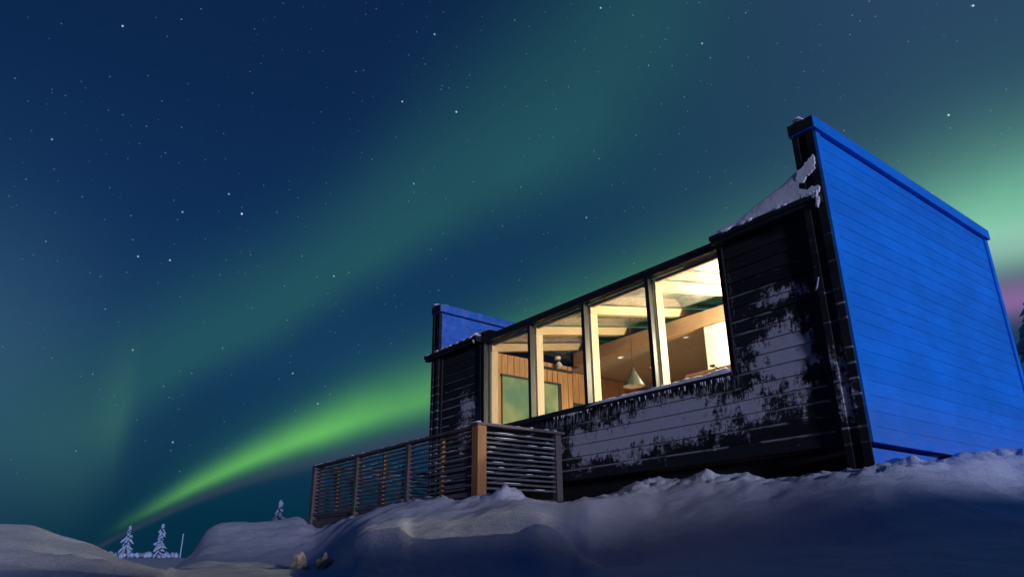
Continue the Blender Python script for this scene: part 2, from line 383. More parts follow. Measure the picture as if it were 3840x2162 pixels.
# ---------------------------------------------------------------- snow terrain: (compass angle, [(distance, height) ...])
ROWS = [
(-89.48,[(1.20,-0.450),(2.30,-0.051),(3.20,-0.002),(4.20,0.103),(5.20,0.245),(7.50,-0.255),(14.00,-0.550),(40.00,0.252),(150.00,0.532)]),
(-87.02,[(1.20,-0.450),(2.30,-0.054),(3.20,-0.008),(4.20,0.093),(5.20,0.228),(7.50,-0.272),(14.00,-0.550),(40.00,0.238),(150.00,0.468)]),
(-85.52,[(1.20,-0.450),(2.30,-0.055),(3.20,-0.010),(4.20,0.087),(5.20,0.219),(7.50,-0.281),(14.00,-0.550),(40.00,0.230),(150.00,0.428)]),
(-83.90,[(1.20,-0.450),(2.30,-0.057),(3.20,-0.018),(4.20,0.064),(5.20,0.176),(7.50,-0.324),(14.00,-0.550),(40.00,0.221),(150.00,0.387)]),
(-82.48,[(1.20,-0.450),(2.30,-0.059),(3.20,-0.024),(4.20,0.047),(5.20,0.144),(7.50,-0.356),(14.00,-0.550),(40.00,0.213),(150.00,0.351)]),
(-80.76,[(1.20,-0.450),(2.30,-0.060),(3.20,-0.034),(4.20,0.016),(5.20,0.087),(7.50,-0.413),(14.00,-0.550),(40.00,0.203),(150.00,0.306)]),
(-79.72,[(1.20,-0.450),(2.30,-0.061),(3.20,-0.043),(4.20,-0.012),(5.20,0.035),(7.50,-0.465),(14.00,-0.550),(40.00,0.197),(150.00,0.280)]),
(-78.71,[(1.20,-0.450),(2.30,-0.062),(3.20,-0.049),(4.20,-0.029),(5.20,0.002),(7.50,-0.498),(14.00,-0.550),(40.00,0.191),(150.00,0.254)]),
(-77.42,[(1.20,-0.450),(2.30,-0.063),(3.20,-0.057),(4.20,-0.052),(5.20,-0.041),(7.50,-0.541),(14.00,-0.550),(40.00,0.183),(150.00,0.220)]),
(-76.20,[(1.20,-0.400),(2.40,-0.072),(3.20,-0.083),(4.50,-0.086),(8.00,-0.047),(13.50,-0.050),(17.50,-0.375),(40.00,0.175),(150.00,0.185)]),
(-75.44,[(1.20,-0.400),(2.40,-0.073),(3.20,-0.083),(4.50,-0.088),(8.00,-0.049),(13.50,0.143),(17.50,-0.130),(40.00,0.170),(150.00,0.164)]),
(-74.63,[(1.20,-0.400),(2.40,-0.074),(3.20,-0.084),(4.50,-0.089),(8.00,-0.050),(13.50,0.489),(17.50,0.311),(40.00,0.165),(150.00,0.141)]),
(-73.91,[(1.20,-0.400),(2.40,-0.075),(3.20,-0.085),(4.50,-0.090),(8.00,-0.052),(13.50,0.584),(17.50,0.432),(40.00,0.160),(150.00,0.121)]),
(-71.00,[(1.20,-0.400),(2.40,-0.077),(3.20,-0.089),(4.50,-0.094),(8.00,-0.057),(13.50,0.601),(17.50,0.446),(40.00,0.140),(150.00,0.039)]),
(-69.65,[(1.20,-0.400),(2.40,-0.079),(3.20,-0.090),(4.50,-0.096),(8.00,-0.060),(13.50,0.635),(17.50,0.487),(40.00,0.131),(150.00,0.001)]),
(-68.55,[(1.20,-0.400),(2.40,-0.079),(3.20,-0.091),(4.50,-0.097),(8.00,-0.061),(13.50,0.688),(17.50,0.553),(40.00,0.124),(150.00,-0.030)]),
(-67.22,[(1.20,-0.350),(3.25,-0.112),(4.00,-0.088),(4.55,-0.134),(8.42,0.026),(12.02,0.438),(14.22,0.449),(40.00,0.152),(150.00,0.002)]),
(-66.12,[(1.20,-0.350),(3.25,-0.113),(4.00,-0.061),(4.55,-0.104),(8.03,0.079),(11.47,0.496),(13.67,0.524),(40.00,0.144),(150.00,-0.029)]),
(-65.04,[(1.20,-0.350),(3.25,-0.115),(4.00,0.014),(4.55,-0.019),(7.67,0.176),(10.96,0.555),(13.16,0.601),(40.00,0.137),(150.00,-0.061)]),
(-64.22,[(1.20,-0.350),(3.25,-0.115),(4.00,0.110),(4.55,0.090),(7.43,0.273),(10.61,0.574),(12.81,0.630),(40.00,0.131),(150.00,-0.084)]),
(-63.07,[(1.20,-0.350),(3.25,-0.117),(4.00,0.141),(4.55,0.125),(7.13,0.313),(10.18,0.617),(12.38,0.689),(40.00,0.123),(150.00,-0.116)]),
(-61.16,[(1.20,-0.350),(3.25,-0.118),(4.00,0.140),(4.55,0.124),(6.68,0.318),(9.55,0.652),(11.75,0.742),(40.00,0.110),(150.00,-0.169)]),
(-60.11,[(1.20,-0.350),(3.25,-0.119),(4.00,0.108),(4.55,0.087),(6.47,0.289),(9.24,0.654),(11.44,0.751),(40.00,0.103),(150.00,-0.197)]),
(-58.31,[(1.20,-0.350),(3.25,-0.121),(4.00,0.113),(4.55,0.093),(6.13,0.281),(8.76,0.629),(10.96,0.730),(40.00,0.090),(150.00,-0.246)]),
(-55.58,[(1.20,-0.350),(3.25,-0.123),(4.00,0.124),(4.55,0.104),(5.70,0.264),(8.14,0.569),(10.34,0.670),(40.00,0.071),(150.00,-0.319)]),
(-54.37,[(1.20,-0.350),(3.25,-0.123),(4.00,0.127),(4.55,0.108),(5.53,0.270),(7.90,0.588),(10.10,0.700),(40.00,0.063),(150.00,-0.351)]),
(-52.54,[(1.20,-0.350),(3.25,-0.124),(4.00,0.130),(4.55,0.111),(5.29,0.266),(7.56,0.580),(9.76,0.699),(40.00,0.050),(150.00,-0.400)]),
(-50.71,[(1.20,-0.350),(3.25,-0.125),(4.00,0.148),(4.55,0.132),(5.08,0.257),(7.26,0.524),(9.46,0.635),(40.00,0.037),(150.00,-0.448)]),
(-49.50,[(1.20,-0.350),(3.25,-0.126),(4.00,0.117),(4.55,0.097),(4.95,0.221),(7.08,0.484),(9.28,0.586),(40.00,0.028),(150.00,-0.479)]),
(-48.45,[(1.20,-0.350),(3.25,-0.126),(4.00,0.077),(4.55,0.051),(4.85,0.187),(6.93,0.461),(9.13,0.561),(40.00,0.021),(150.00,-0.507)]),
(-47.09,[(1.20,-0.300),(3.03,-0.121),(3.78,0.001),(4.36,0.010),(4.84,0.188),(6.87,0.490),(8.67,0.551),(40.00,0.109),(150.00,0.042)]),
(-45.60,[(1.20,-0.300),(2.80,-0.112),(3.55,-0.043),(4.16,-0.034),(4.98,0.177),(7.03,0.534),(8.83,0.602),(40.00,0.098),(150.00,0.002)]),
(-43.80,[(1.20,-0.300),(2.51,-0.101),(3.26,-0.048),(3.91,-0.032),(5.20,0.199),(7.28,0.608),(9.08,0.688),(40.00,0.084),(150.00,-0.046)]),
(-42.01,[(1.20,-0.300),(2.22,-0.090),(2.97,-0.042),(3.66,-0.019),(5.29,0.223),(7.36,0.661),(9.16,0.753),(40.00,0.071),(150.00,-0.093)]),
(-40.53,[(1.20,-0.300),(2.15,-0.087),(2.90,-0.037),(3.60,-0.012),(5.19,0.224),(7.21,0.653),(9.01,0.748),(40.00,0.060),(150.00,-0.132)]),
(-37.35,[(1.20,-0.300),(2.15,-0.087),(2.90,-0.031),(3.60,-0.005),(4.96,0.228),(6.90,0.650),(8.70,0.754),(40.00,0.037),(150.00,-0.216)]),
(-35.08,[(1.20,-0.300),(2.15,-0.087),(2.90,-0.026),(3.60,0.002),(4.82,0.228),(6.70,0.635),(8.50,0.742),(40.00,0.020),(150.00,-0.275)]),
(-33.17,[(1.20,-0.300),(2.15,-0.087),(2.90,-0.020),(3.60,0.009),(4.72,0.215),(6.55,0.588),(8.35,0.689),(40.00,0.006),(150.00,-0.326)]),
(-31.80,[(1.20,-0.300),(2.15,-0.087),(2.90,-0.014),(3.60,0.016),(4.65,0.218),(6.45,0.585),(8.25,0.689),(40.00,-0.005),(150.00,-0.361)]),
(-29.14,[(1.20,-0.300),(2.15,-0.086),(2.90,-0.008),(3.60,0.022),(4.52,0.229),(6.28,0.601),(8.08,0.715),(40.00,-0.024),(150.00,-0.428)]),
(-26.58,[(1.20,-0.300),(2.15,-0.086),(2.90,-0.003),(3.60,0.028),(4.42,0.230),(6.14,0.595),(7.94,0.714),(40.00,-0.043),(150.00,-0.493)]),
(-25.06,[(1.20,-0.300),(2.00,-0.084),(2.80,0.002),(3.60,0.047),(4.70,0.268),(6.35,0.629),(8.35,0.808),(40.00,0.121),(150.00,-0.072)]),
(-23.36,[(1.20,-0.300),(2.00,-0.084),(2.80,0.001),(3.60,0.045),(4.96,0.292),(6.70,0.688),(8.70,0.874),(40.00,0.106),(150.00,-0.120)]),
(-21.26,[(1.20,-0.300),(2.00,-0.083),(2.80,0.000),(3.60,0.043),(5.40,0.323),(7.30,0.763),(9.30,0.952),(40.00,0.087),(150.00,-0.180)]),
(-19.46,[(1.20,-0.300),(2.00,-0.082),(2.80,-0.001),(3.60,0.041),(5.92,0.366),(8.00,0.866),(10.00,1.061),(40.00,0.071),(150.00,-0.231)]),
(-17.84,[(1.20,-0.300),(2.00,-0.081),(2.80,-0.002),(3.60,0.039),(6.36,0.387),(8.60,0.918),(10.60,1.108),(40.00,0.056),(150.00,-0.278)]),
(-14.36,[(1.20,-0.300),(2.00,-0.080),(2.80,-0.004),(3.60,0.034),(6.66,0.388),(9.00,0.925),(11.00,1.108),(40.00,0.024),(150.00,-0.378)]),
]
def pchip(xs, ys, x):
    xs = np.asarray(xs, float); ys = np.asarray(ys, float)
    h = np.diff(xs); d = np.diff(ys)/h; mm = np.zeros_like(xs)
    for i in range(1, len(xs)-1):
        if d[i-1]*d[i] > 0:
            w1 = 2*h[i]+h[i-1]; w2 = h[i]+2*h[i-1]; mm[i] = (w1+w2)/(w1/d[i-1]+w2/d[i])
    mm[0] = d[0]; mm[-1] = d[-1]
    x = np.clip(x, xs[0], xs[-1]); k = np.clip(np.searchsorted(xs, x)-1, 0, len(xs)-2)
    t = (x-xs[k])/h[k]
    return ys[k]*(2*t**3-3*t**2+1)+h[k]*mm[k]*(t**3-2*t**2+t)+ys[k+1]*(-2*t**3+3*t**2)+h[k]*mm[k+1]*(t**3-t**2)
A0 = np.array([q[0] for q in ROWS]); RR = np.array([[c[0] for c in q[1]] for q in ROWS]); ZZ = np.array([[c[1] for c in q[1]] for q in ROWS])
# the rest of the circle: open ground on the left and behind, an added unseen bank on the right to shade the foreground
SHADE_BANK = [(1.2, -.35), (2.0, -.15), (2.8, .14), (3.6, .58), (4.6, .74), (8, .60), (12, .3), (40, 0), (150, -.2)]
extra = [(-130, [(1.2, -.45), (2.3, -.1), (3.2, 0), (4.2, .05), (5.2, .15), (7.5, -.2), (14, -.4), (40, .1), (150, .4)]),
         (-180, [(1.2, -.45), (2.3, -.3), (3.2, -.2), (4.2, -.1), (5.2, 0), (7.5, 0), (14, 0), (40, 0), (150, .4)])]
right = [(14, [(1.2, -.35), (2.0, -.15), (2.8, .0), (3.6, .1), (5, .3), (8, .5), (11, .5), (40, .2), (150, -.2)]),
         (36, SHADE_BANK), (102, SHADE_BANK), (113, [(1.2, -.4), (2.0, -.2), (2.8, -.1), (3.6, .0), (4.6, .1), (8, .1), (12, .1), (40, 0), (150, -.2)]), (165, [(1.2, -.45), (2.3, -.3), (3.2, -.2), (4.2, -.1), (5.2, 0), (7.5, 0), (14, 0), (40, 0), (150, .4)]),
         (180, [(1.2, -.45), (2.3, -.3), (3.2, -.2), (4.2, -.1), (5.2, 0), (7.5, 0), (14, 0), (40, 0), (150, .4)])]
ALL = extra[::-1] + [(float(a), list(zip(r_, z_))) for a, r_, z_ in zip(A0, RR, ZZ)] + right
A0 = np.array([q[0] for q in ALL]); RR = np.array([[c[0] for c in q[1]] for q in ALL]); ZZ = np.array([[c[1] for c in q[1]] for q in ALL])
azs = np.concatenate([np.arange(-180, -96, 3.0), np.arange(-96, -8, .16), np.arange(-8, 180, 3.0)])
rs = np.concatenate([[.25, .6], np.geomspace(.9, 16, 190), np.geomspace(17, 900, 34)])
rcol = np.array([pchip(A0, RR[:, k], azs) for k in range(RR.shape[1])]).T
zcol = np.array([pchip(A0, ZZ[:, k], azs) for k in range(ZZ.shape[1])]).T
def sstep(a, b, x): t = np.clip((x-a)/(b-a), 0, 1); return t*t*(3-2*t)
LUMPS = [(-4.97,.55,.16,-.06,1.0),(-4.96,.65,.13,-.05,1.0),(-4.17,.53,.16,-.06,1.0),(-3.98,.43,.10,-.045,1.0),(-4.25,.66,.10,-.04,1.0),(-3.96,.57,.09,-.03,1.0),
         (-5.99,4.52,.26,.15,1.4),(-6.3,4.42,.30,.07,.8),(-6.52,4.5,.22,.06,.8),(-3.50,1.93,.16,.035,.8),(-3.06,2.58,.18,.04,.8),(-3.36,2.15,.2,.015,1.0),(-5.0,5.59,.25,.05,1.0),(-4.22,5.59,.35,.04,.9),(-2.87,6.27,.22,.05,.9)]   # (x, y, radius, height, sharpness)
verts = []
for i, a in enumerate(azs):
    zz = pchip(rcol[i], zcol[i], rs); sa, ca = math.sin(R(a)), math.cos(R(a))
    infov = -97 < a < -7
    for j, r_ in enumerate(rs):
        x, y, z = r_*sa, r_*ca, zz[j]
        if r_ > 150: z += (r_-150)*.002*(1 if a > -75 else .6)
        if infov and r_ < 30:
            P = Vector((x, y, 0)); rf = rcol[i][5]
            n = noise.noise(P*.8)*.035 + noise.noise(P*2.3+Vector((5, 1, 0)))*.020 + noise.noise(P*6.5)*.010
            near = math.exp(-((r_-rf)/.55)**2) if a > -68 else 0
            w_ = Vector((x*.75-y*.66, (x*.66+y*.75)*3.2, 0))
            n += (noise.noise(w_*.9)*.014+noise.noise(w_*2.1)*.008)*min(1, max(0, (r_-2.2)/2))
            n += near*(noise.turbulence(P*4.2, 3, True)-.45)*.085
            n += near*abs(noise.noise(P*9.0))*.035
            if a > -68: n += math.exp(-((r_-2.9)/.35)**2)*noise.noise(P*7+Vector((2, 9, 0)))*.012
            n *= min(1, r_/4.0)
            for lx, ly, lr, lh, ls in LUMPS:
                d = math.hypot(x-lx, y-ly)/lr
                if d < 1: n += lh*(1-d)**ls
            z += n
        verts.append((x, y, z))
na, nr = len(azs), len(rs); faces = []
for i in range(na):
    i2 = (i+1) % na
    for j in range(nr-1): faces.append((i*nr+j, i2*nr+j, i2*nr+j+1, i*nr+j+1))
faces.append(tuple(i*nr for i in range(na)))
me = bpy.data.meshes.new('snow_ground'); me.from_pydata(verts, [], faces)
for p_ in me.polygons: p_.use_smooth = True
me.materials.append(M['snow']); g = bpy.data.objects.new('snow_ground', me); C.objects.link(g); tag(g, kind='structure')
VZ = np.array(verts)[:, 2].reshape(na, nr)
def ground(x, y):
    a = math.degrees(math.atan2(x, y)); r_ = math.hypot(x, y)
    i = int(np.argmin(abs(azs-a))); return float(np.interp(r_, rs, VZ[i]))
# ---------------------------------------------------------------- the cabin
YF = 6.0                        # front wall plane
XR, XL = -2.90, -9.90           # outer faces of the two wing walls
cab = thing('cabin', 'black boarded cabin with four lit front panes and tall blue wing walls', 'cabin', (-6.4, 7.9, .6))
PITCH = .176
def roof_z(y): return 3.02+PITCH*(y-6.0)
PH = .135; ZB = .87
def lap_front(mb, x0, x1, z0, z1, y=YF):
    k = 0
    while ZB+k*PH < z1-.005:
        a, b = max(ZB+k*PH, z0), min(ZB+(k+1)*PH, z1); k += 1
        if b <= z0+.004 or b-a < .004: continue
        jit = .002*math.sin(k*12.9+x0*3)
        mb.hexa([(x0, y-.022+jit, a+.003), (x1, y-.022-jit, a+.003), (x1, y, a+.003), (x0, y, a+.003),
                 (x0, y-.006, b), (x1, y-.006, b), (x1, y, b), (x0, y, b)])
fw_ = MB()
lap_front(fw_, -4.12, -3.13, ZB, 3.08); lap_front(fw_, -9.69, -8.46, ZB, 3.08); lap_front(fw_, -8.46, -4.12, ZB, 1.69)
fw_.box(-4.12, -3.13, YF+.002, YF+.12, ZB, 3.06); fw_.box(-9.69, -8.46, YF+.002, YF+.12, ZB, 3.06); fw_.box(-8.458, -4.122, YF+.002, YF+.12, ZB, 1.70)
front = fw_.build('front_wall', M['black'], cab)
for (xa, xb, yb_, za, zb_) in ((-3.20, -3.13, .045, ZB, 3.08), (-9.69, -9.62, .045, ZB, 3.08), (-4.16, -4.105, .05, 1.70, 3.10), (-8.49, -8.455, .05, ZB, 3.10), (-8.56, -8.52, .05, ZB, 3.08)):
    t = MB(); t.box(xa, xb, YF-yb_, YF-.024, za, zb_); t.build('trim_board', M['trim'], front)
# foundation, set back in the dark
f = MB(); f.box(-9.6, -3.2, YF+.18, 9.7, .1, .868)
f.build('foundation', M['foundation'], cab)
def wing(x_out, sgn, matl, cab):
    """wing wall with its outer boarded face at x_out (towards sgn*x), .22 m thick"""
    x_in = x_out-sgn*.22; lo, hi = min(x_out, x_in)+.022, max(x_out, x_in)-.022
    y0, y1 = 5.97, 9.95
    zt = lambda y: 3.86-.0255*(y-6.0)
    w = MB(); w.hexa([(lo, y0, ZB), (hi, y0, ZB), (hi, y1, ZB), (lo, y1, ZB), (lo, y0, zt(y0)), (hi, y0, zt(y0)), (hi, y1, zt(y1)), (lo, y1, zt(y1))])
    k = 0; ya, yb = y0+.085, y1-.085
    for face, sg in ((hi, 1), (lo, -1)):
        k = 0
        while ZB+k*PH < 3.86:
            a, b = ZB+k*PH, ZB+(k+1)*PH; k += 1
            ba, bb = min(b, zt(ya)-.012), min(b, zt(yb)-.012)
            if bb-a < .01: continue
            f2 = face+sg*.001
            w.hexa([(f2, ya, a+.0015), (f2+sg*.0085, ya, a+.0015), (f2+sg*.0085, yb, a+.0015), (f2, yb, a+.0015),
                    (f2, ya, ba), (f2+sg*.0055, ya, ba), (f2+sg*.0055, yb, bb), (f2, yb, bb)])
    wo_ = w.build('wing_wall', matl, cab)
    for (ya_, yb_) in ((y0-.002, y0+.08), (y1-.08, y1+.004)):
        for face, sg in ((hi, 1), (lo, -1)):
            f2 = face+sg*.001
            xa, xb = sorted((f2, f2+sg*.028))
            c = MB(); c.hexa([(xa, ya_, ZB-.004), (xb, ya_, ZB-.004), (xb, yb_, ZB-.004), (xa, yb_, ZB-.004), (xa, ya_, zt(ya_)-.012), (xb, ya_, zt(ya_)-.012), (xb, yb_, zt(yb_)-.012), (xa, yb_, zt(yb_)-.012)])
            c.build('corner_board', matl, wo_)
    e = MB(); e.box(lo-.002, hi+.002, y0-.030, y0-.006, .45, zt(y0)-.004)
    e.box(hi-.055, hi+.022, y0-.050, y0-.032, .45, zt(y0)-.006); e.box(lo-.022, lo+.035, y0-.050, y0-.032, .45, zt(y0)-.006)
    e.build('end_board', M['black'], wo_)
    c = MB(); ov = .052; yA, yB = y0-.05, y1+.06
    cz = lambda y: 4.005-.0255*(y-6.0)
    c.hexa([(lo-ov, yA, zt(yA)+.012), (hi+ov, yA, zt(yA)+.012), (hi+ov, yB, zt(yB)+.012), (lo-ov, yB, zt(yB)+.012), (lo-ov, yA, cz(yA)), (hi+ov, yA, cz(yA)), (hi+ov, yB, cz(yB)), (lo-ov, yB, cz(yB))])
    co = c.build('wall_cap', matl, wo_, bevel=.006)
    d = MB(); d.box(lo-ov+.012, hi+ov-.008, yA-.012, yA-.002, zt(yA)+.022, cz(yA)-.012); d.build('cap_end', M['trim'], co)
    d = MB()
    for k in range(26):
        yy = yA+.03+k*.02 if k < 6 else yA+.1+(k-6)*.2
        d.blob(((lo+hi)/2+random.uniform(-.03, .03), yy, cz(yy)+.004), (random.uniform(.05, .12), random.uniform(.04, .12), random.uniform(.004, .010)), k, .35, 4, lev=2)
    d.build('cap_snow', M['roof_snow'], co, smooth=True)['kind'] = 'stuff'
    g_ = MB(); g_.box(lo+.01, hi-.012, y0+.02, y1-.02, .2, ZB-.045); g_.build('foundation_skirt', matl, wo_)
    return wo_
wR = wing(XR, 1, M['blue'], cab)
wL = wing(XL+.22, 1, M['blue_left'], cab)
# black fascias and the flat roofs over the two end bays
for (x0, x1, lab) in ((-4.17, -2.915, 0), (-10.02, -8.50, 1)):
    b = MB(); b.box(x0, x1, YF-.135, YF-.052, 3.065, 3.150)
    b.box(x0, x1, YF-.155, YF-.137, 3.105, 3.158)
    fo = b.build('fascia', M['trim'], cab, bevel=.004)
    xa, xb = (x0+.02, -3.125) if lab == 0 else (-9.69, x1-.02)
    r_ = MB(); r_.box(xa, xb, YF-.05, 9.85, 3.07, 3.148); r_.build('flat_roof', M['trim'], cab)
# drift of snow on the right bay, piled against the wing wall
def drift(x0, x1, zt, ytop, back, name):
    mb = MB(); nx, ny = 46, 22; i0 = len(mb.v)
    for i in range(nx+1):
        u = i/nx; x = x0+(x1-x0)*u; top = zt(u)
        for j in range(ny+1):
            v = j/ny
            if v < .45:
                q = v/.45; y = YF-.13+(ytop-YF+.13)*q; z = 3.160+(top-3.160)*(q**.85)
            else:
                q = (v-.45)/.55; y = ytop+back*q; z = top+(3.18-top)*(q*q*(3-2*q))
            P = Vector((x*3, y*3, 0)); z += (noise.noise(P*1.2)*.016+noise.noise(P*4)*.007)*min(1, v*6)
            if j == 0: y += noise.noise(Vector((x*9, 0, 3)))*.012
            mb.v.append((x, y, z))
    for i in range(nx):
        for j in range(ny):
            a = i*(ny+1)+j; mb.f.append((a, a+ny+1, a+ny+2, a+1))
    a0, a1, b0, b1 = (x0, YF-.13, 3.152), (x1, YF-.13, 3.152), (x0, ytop+back, 3.152), (x1, ytop+back, 3.152)
    mb.face(*[mb.v[i*(ny+1)] for i in range(nx+1)], a1, a0)
    return mb.build(name, M['roof_snow'], cab, smooth=True)
drift(-4.17, -3.11, lambda u: 3.215+.10*u+.19*u**2, YF-.085, 1.4, 'roof_snow')
drift(-9.70, -8.46, lambda u: 3.22+.05*u-.03*math.sin(u*6), YF+.10, 2.6, 'roof_snow')
# snow plastered on the end of the wing wall and hanging from the fascias
def plaster(poly, y, th, seed):
    mb = MB(); pts = []
    n = len(poly)
    for k in range(n):
        a, b = Vector((poly[k][0], 0, poly[k][1])), Vector((poly[(k+1) % n][0], 0, poly[(k+1) % n][1]))
        m_ = max(1, int((b-a).length/.012))
        for q in range(m_):
            p = a.lerp(b, q/m_); s_ = (noise.noise(p*12+Vector((seed, 0, 0)))*.026+noise.noise(p*34)*.012)
            pts.append((p.x+s_, y, p.z+noise.noise(p*13+Vector((0, seed, 0)))*.028+noise.noise(p*38+Vector((4, 0, 0)))*.012))
    mb.prism(pts, (0, -th, 0)); return mb
mb = plaster([(-3.12, 3.46), (-3.02, 3.52), (-2.925, 3.57), (-2.925, 3.43), (-3.0, 3.39), (-3.12, 3.33)], 5.918, .022, 1)
q_ = plaster([(-3.12, 3.16), (-2.93, 3.17), (-2.925, 3.25), (-2.99, 3.27), (-3.05, 3.25), (-3.12, 3.30)], 5.918, .022, 4); o_ = len(mb.v); mb.v += q_.v; mb.f += [tuple(i+o_ for i in f) for f in q_.f]
for (x, z, w_, h_) in ((-2.95, 3.14, .03, .05), (-2.93, 3.08, .020, .05), (-2.945, 3.03, .014, .03), (-3.0, 3.16, .05, .02)):
    mb.blob((x, YF-.15, z), (w_, .016, h_), x*7, .4, 5)
mb.build('plastered_snow', M['roof_snow'], wR, smooth=False)
mb = MB()
for k in range(7):
    x = random.uniform(-4.15, -2.94); mb.blob((x, YF-.150, 3.158), (random.uniform(.03, .09), .02, random.uniform(.008, .02)), k, .4, 5)
for k in range(18):
    x = random.uniform(-9.95, -8.55); mb.blob((x, YF-.150, 3.158), (random.uniform(.03, .09), .02, random.uniform(.006, .018)), k, .4, 5)
mb.blob((-8.60, YF-.12, 3.11), (.035, .03, .05), 3, .4, 4); mb.blob((-8.62, YF-.10, 3.18), (.14, .06, .03), 5, .4, 4)
mb.build('fascia_snow', M['roof_snow'], cab, smooth=True)['kind'] = 'stuff'
# frosty cable clip on the corner
mb = MB(); mb.tube((-3.145, YF-.06, 2.26), (-3.06, YF-.14, 2.345), .009, .006, 7); mb.build('cable_stub', M['roof_snow'], wR)

# glazed front: black outer frame, panes, pine posts behind
MX = [-8.45, -7.36, -6.265, -5.17, -4.13]
fr = MB()
fr.box(-8.48, -4.165, YF-.060, YF+.035, 3.035, 3.135)
fr.box(-8.48, -4.165, YF-.066, YF-.0605, 3.085, 3.128)
fr.box(-8.48, -4.125, YF-.045, YF+.035, 1.692, 1.745)
for i, x in enumerate(MX):
    w_ = .028 if 0 < i < 4 else .022
    xx = x if i < 4 else x-.012
    fr.box(xx-w_, xx+w_, YF-.05, YF+.034, 1.746, 3.034)
frame = fr.build('window_frame', M['blacksteel'], cab, bevel=.004)
for i in range(4):
    p_ = MB(); p_.box(MX[i]+.024, MX[i+1]-.030, YF-.006, YF+.002, 1.747, 3.033); p_.build('pane', M['glass'], frame)
sl = MB()
sl.box(-8.5, -4.14, YF-.085, YF-.046, 1.668, 1.700); sl.build('sill', M['blacksteel'], cab, bevel=.003)
sn = MB(); nx = 60
for i in range(nx+1):
    x = -6.24+(-4.15+6.24)*i/nx; e_ = min(1, i/6, (nx-i)/3+.25)
    hgt = (.022+.030*(.5+.5*noise.noise(Vector((x*3.1, 2, 0))))+.010*noise.noise(Vector((x*13, 1, 0)))+.03*sstep(.80, 1, i/nx))*e_
    for (yy, zz) in ((YF-.088, 1.700), (YF-.092, 1.700+hgt*.55), (YF-.075, 1.700+hgt*.95), (YF-.055, 1.702+hgt*1.12), (YF-.052, 1.7)): sn.v.append((x, yy, zz))
for i in range(nx):
    for j in range(4): a = i*5+j; sn.f.append((a, a+5, a+6, a+1))
sn.build('sill_snow', M['roof_snow'], cab, smooth=True)
ic = MB()
for k in range(60):
    x = random.uniform(-6.9, -4.15); L = random.uniform(.01, .05)
    ic.tube((x, YF-.078, 1.668), (x+random.uniform(-.004, .004), YF-.072, 1.668-L), .006, .0015, 5)
ic.build('icicle_row', M['roof_snow'], cab)['kind'] = 'stuff'
for i, x in enumerate(MX):
    pm = MB()
    xa, xb = (x-.04, x+.05) if i not in (0, 4) else ((x-.02, x+.08) if i == 0 else (x-.08, x+.05))
    pm.box(xa, xb, YF+.045, YF+.165, .93, 2.985)
    pm.box(xa+.02, xb-.02, YF+.036, YF+.044, 1.76, 2.97)
    pm.build('window_post', M['post_v'], cab, bevel=.005)
hd = MB(); hd.box(-8.45, -4.12, YF+.05, YF+.085, 2.987, 3.03); hd.build('head_plate', M['post_x'], cab)
sb = MB(); sb.box(-8.44, -4.13, YF+.04, YF+.30, 1.70, 1.735); sb.build('window_board', M['post_v'], cab)
BY = 7.76; RY = 8.75
def rafter(x, w_=.05, d=.13):
    rm = MB(); ya, yb = YF+.04, RY
    za, zb = roof_z(ya), roof_z(yb)
    rm.hexa([(x-w_, ya, za-d), (x+w_, ya, za-d), (x+w_, yb, zb-d), (x-w_, yb, zb-d), (x-w_, ya, za-.012), (x+w_, ya, za-.012), (x+w_, yb, zb-.012), (x-w_, yb, zb-.012)])
    rm.build('rafter', M['post_y'], cab, bevel=.004)
for x in (-8.40, -7.35, -6.255, -5.16): rafter(x)
bm_ = MB(); bm_.box(-8.44, -3.2, BY, BY+.14, 2.945, 3.16); bm_.build('purlin', M['post_x'], cab, bevel=.006)
rb = MB()
for x in (-8.40, -7.35, -6.255, -5.16, -4.70):
    rb.hexa([(x-.035, YF-.02, roof_z(YF-.02)+.115), (x+.035, YF-.02, roof_z(YF-.02)+.115), (x+.035, RY, roof_z(RY)+.06), (x-.035, RY, roof_z(RY)+.06),
             (x-.035, YF-.02, roof_z(YF-.02)+.128), (x+.035, YF-.02, roof_z(YF-.02)+.128), (x+.035, RY, roof_z(RY)+.075), (x-.035, RY, roof_z(RY)+.075)])
gro = rb.build('roof_glazing_bar', M['blacksteel'], cab)
xs_ = [-8.45, -7.35, -6.255, -5.16, -4.70]
for i in range(4):
    a, b = xs_[i]+.036, xs_[i+1]-.036; p_ = MB(); y0, y1 = YF+.04, RY
    p_.hexa([(a, y0, roof_z(y0)+.0), (b, y0, roof_z(y0)+.0), (b, y1, roof_z(y1)), (a, y1, roof_z(y1)), (a, y0, roof_z(y0)+.010), (b, y0, roof_z(y0)+.010), (b, y1, roof_z(y1)+.010), (a, y1, roof_z(y1)+.010)])
    p_.build('roof_pane', M['roof_glass'], gro)
# white boarded ceiling over the right end of the room
wc = MB(); y0, y1 = YF+.05, BY
wc.hexa([(-4.69, y0, roof_z(y0)-.004), (-3.2, y0, roof_z(y0)-.004), (-3.2, y1, roof_z(y1)-.03), (-4.69, y1, roof_z(y1)-.03), (-4.69, y0, roof_z(y0)+.03), (-3.2, y0, roof_z(y0)+.03), (-3.2, y1, roof_z(y1)+.03), (-4.69, y1, roof_z(y1)+.03)])
wc.build('white_ceiling', M['white'], cab)
